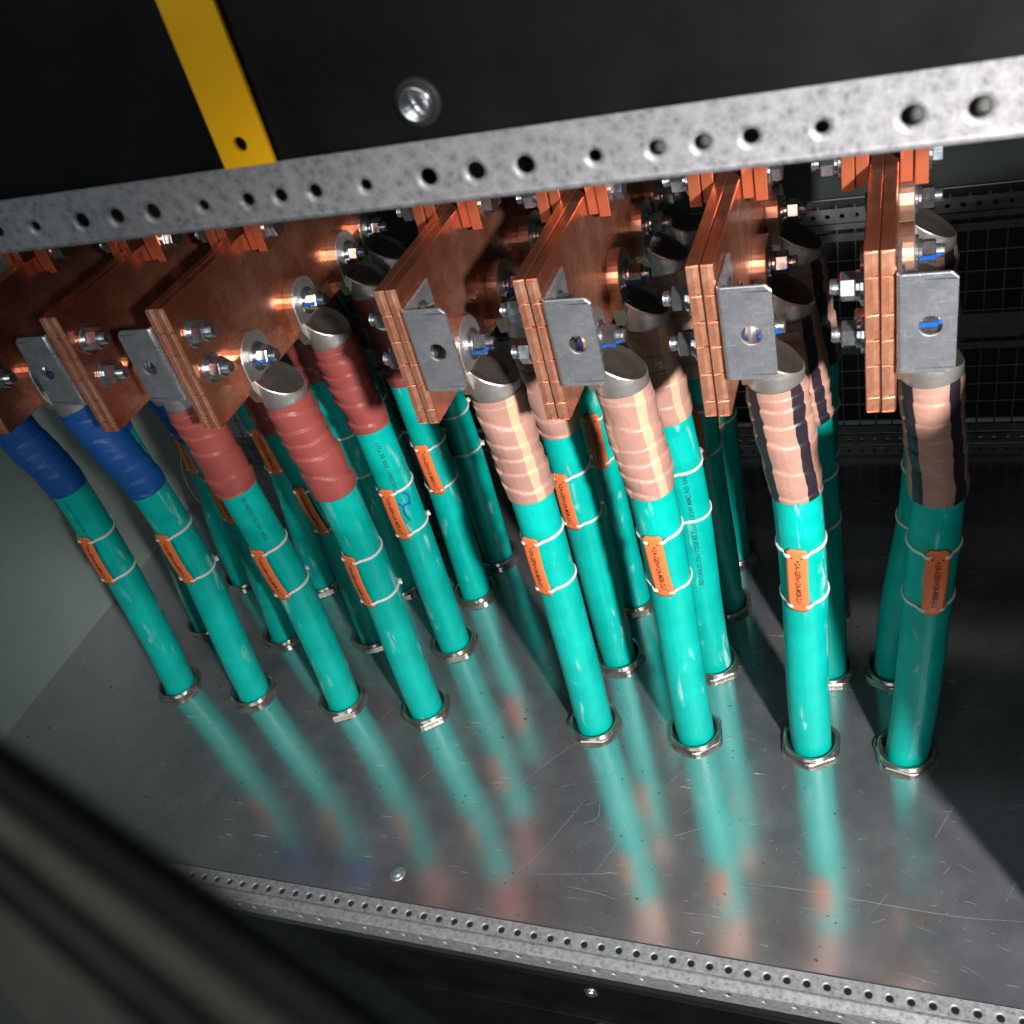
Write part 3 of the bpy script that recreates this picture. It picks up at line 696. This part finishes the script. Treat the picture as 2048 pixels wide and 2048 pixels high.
RWN = ['front row', 'second row', 'third row', 'rear row']
CN = ['leftmost', 'second from left', 'third from left', 'fourth from left', 'fifth from left', 'sixth from left', 'seventh from left', 'rightmost']
def rows(c): return 3 if c == 0 else NR[c - 1]
PRINT = {(3, 1): ('AEI 0361 / DEE BS 7211', .2, .0055, .012, -.55), (2, 0): ('0241 1/3 / S / 1X185 BS', .2, .0050, .004, -.75), (0, 0): ('185 MM2 / 1X185 BS 6724 / AEI 0361', .2, .0042, .004, -.30),
         (5, 1): ('AEI CABLES 0361 / DEE BS 7211 / 1X240 MM2 AEI 0361', .2, .0055, .050, -.30), (1, 0): None, (3, 2): ('0361 / DEE BS', .2, .005, .004, .9), (7, 0): None}
for c in range(8):
    for r in range(rows(c)):
        top = Vector((TOPX[c], LY[r], LZ - .0465 * U))
        gx, gy = GJ.get((c, r), (XG[c] + random.uniform(-.003, .003), YG[r])); bot = Vector((gx, gy, 0))
        rng = random.Random(c * 10 + r)
        def along(x, z):
            f = z / top.z; y = bot.y + (top.y - bot.y) * f
            return Vector((x + (bot.x - XG[c]) * (1 - f) + (rng.uniform(-.003, .003) if r else 0), y, z))
        te, lt = along(*TE[c]), along(*LT[c])
        P = [top, top.lerp(te, .4) + Vector((0, 0, -.004)), te, lt, bot.lerp(lt, .38) + Vector((rng.uniform(-.0025, .0025), rng.uniform(-.003, .003), 0)), bot + Vector((0, 0, -.012))]
        path = Path(P)
        th = tag(empty('power_cable', bot), 'teal power cable with %s, %s, %s of the row' % (TDES[c], RWN[r], CN[c]), 'cable', 'teal power cables')
        sT = path.s_at_z(TE[c][1]) + (rng.uniform(-.008, .008) if r else 0)
        hi = r < 2
        V, F, UV = surface(path, sT - .012, path.L, 60, 40, lambda s, a: RS, bot)
        sh = link('sheath', mesh('sheath', V, F, 'teal_sheath', True, UV), th)
        ph = rng.uniform(0, 6); wp = rng.uniform(.0165, .0185); f1 = [rng.uniform(0, 6) for _ in range(4)]
        def tr(s, a):
            q = (s - .004) / wp + a / (2 * PI) + ph + .30 * math.sin(s * 75 + f1[3]) + .09 * math.sin(2 * a + s * 90 + f1[1]) + .04 * math.sin(5 * a + f1[2]); fr = q - math.floor(q); e = s / sT
            step = (fr / .07 if fr < .07 else 1 - ((fr - .07) / .93) ** 1.4)
            rr = .0192 - .0010 * e + (.0008 + .0009 * (math.sin(math.floor(q) * 12.9 + ph) * .5 + .5)) * step
            rr += .0005 * math.sin(2 * a + f1[0] + s * 60) + .0003 * math.sin(3 * a + f1[1] + s * 110) + .00025 * math.sin(s * 190 + f1[2])
            x = (sT - s)
            if x < .0012: rr = RS + .0004 + (rr - RS - .0004) * max(0, x / .0012) ** .5
            if s < .006: rr = rr * .5 + .5 * .0190
            return rr
        V, F, UV = surface(path, .0, sT, 150 if hi else 90, 44 if hi else 30, tr, bot)
        link('tape_wrap', mesh('tape_wrap', V, F, TAPE[c], True, UV), th)
        if c: face = Vector((XB[c - 1] + 2 * TB + .0001, LY[r], LZ))
        else: face = Vector((TOPX[0] - OFF * U, LY[r], LZ))
        lg = link('lug', LUG[0], th, face - bot); link('palm', LUG[1], lg)
        # marker tag and ties
        s_lt = path.s_at_z(LT[c][1]) + (rng.uniform(-.006, .008) if r else 0); sm = s_lt - TSP / 2
        da = rng.uniform(-.28, .28) + (.0, .0, .0, .0, .05, -.05, -.1, -.25)[c]
        if (c, r) == (3, 3): da = .85
        if (c, r) == (2, 2): da = .95
        if (c, r) == (5, 1): da = .55
        def fm(s, roll=0.0):
            p, t, e1, e2 = path.frame(s); Z = -t; Y = -e1; X = Y.cross(Z); Rm = Matrix((X, Y, Z)).transposed().to_4x4()
            return Matrix.Translation(p - bot) @ Rm @ Matrix.Rotation(roll, 4, 'Z')
        tg = link('cable_tag', TAG, th, fm(sm, -da) @ Matrix.Rotation(rng.uniform(-.05, .05), 4, 'Y')); link('lettering', TXT, tg); link('slots', SLOT, tg)['kind'] = 'stuff'
        for q in (-1, 1):
            ti = link('cable_tie', TIE, th, fm(sm + q * TSP / 2, -da) @ Matrix.Rotation(rng.uniform(-.10, .10), 4, 'Y'))
            aa = rng.uniform(2.3, 3.7); link('tie_head', TH, ti, Matrix.Translation((math.sin(aa) * .0198, -math.cos(aa) * .0198, 0)) @ Matrix.Rotation(aa, 4, 'Z'))
        if PRINT.get((c, r)):
            txt, _, size, ds, a0 = PRINT[(c, r)]; V, F = text_mesh(txt, size); x0 = min(v.x for v in V); x1 = max(v.x for v in V); sb = sT + ds + (x1 - x0); W2 = []
            for v in V:
                s = sb - (v.x - x0); p, t, e1, e2 = path.frame(s); a = a0 + v.y / RS; W2.append(p + (e1 * math.cos(a) + e2 * math.sin(a)) * (RS + .00012) - bot)
            link('print', mesh('sheath_print', W2, F, 'print_ink'), sh)
        if (c, r) == (3, 1):     # handwritten blue mark beside the tag
            g = G()
            for pts in ([(-.006, -.75), (-.004, -.95), (.002, -1.05), (.008, -.85), (.006, -.60)], [(.003, -.35), (.008, -.55), (.007, -.75), (.009, -1.0)], [(.009, -.55), (.018, -.50), (.026, -.62)]):
                Q = []
                for k, (ds, a) in enumerate(pts):
                    p, t, e1, e2 = path.frame(sm - .016 + ds); Q.append(p + (e1 * math.cos(a) + e2 * math.sin(a)) * (RS + .0001) - bot)
                g.tube(catmull(Q, 6), .0009, 6)
            link('pen_mark', g.mesh('pen_mark', 'marker_blue'), sh)
        gd = empty('cable_gland', (gx, gy, 0), rng.uniform(0, 1)); tag(gd, 'nickel cable gland at the foot of the %s cable in the %s' % (CN[c], RWN[r]), 'gland', 'cable glands in the floor')
        for nm in ('locknut', 'collar', 'seal'): link(nm, GL[nm], gd)

# ------------------------------------------------------------------ loose wires at the back
def wire(name, pts, r, mat, label):
    g = G(); P = catmull(pts, 10); b = min(P, key=lambda p: p.z).copy(); g.tube([p - b for p in P], r, 10); o = link(name, g.mesh(name, mat), None, b); tag(o, label, 'wire'); return o
wire('earth_wire', [(-.606, .30, .31), (-.6075, .30, .2736), (-.6070, .30, .1908), (-.605, .30, .1163), (-.600, .30, .040), (-.598, .30, .001)], .0060, 'earth_green', 'dark green earth wire running down behind the red taped cables')
wire('loose_wire', [(-.850, .24, .21), (-.859, .22, .149), (-.883, .22, .10), (-.884, .22, .049), (-.862, .225, .022), (-.845, .24, .003)], .0013, 'wire_yellow', 'thin pale looping wire near the back left corner')
wire('loose_wire', [(-.846, .24, .20), (-.855, .22, .137), (-.858, .22, .10), (-.866, .22, .062), (-.862, .23, .003)], .0045, 'wire_red', 'dark red insulated wire near the back left corner')
wire('loose_wire', [(-.833, .24, .20), (-.841, .22, .148), (-.846, .22, .108), (-.853, .22, .071), (-.850, .23, .003)], .0050, 'wire_green', 'green insulated wire near the back left corner')
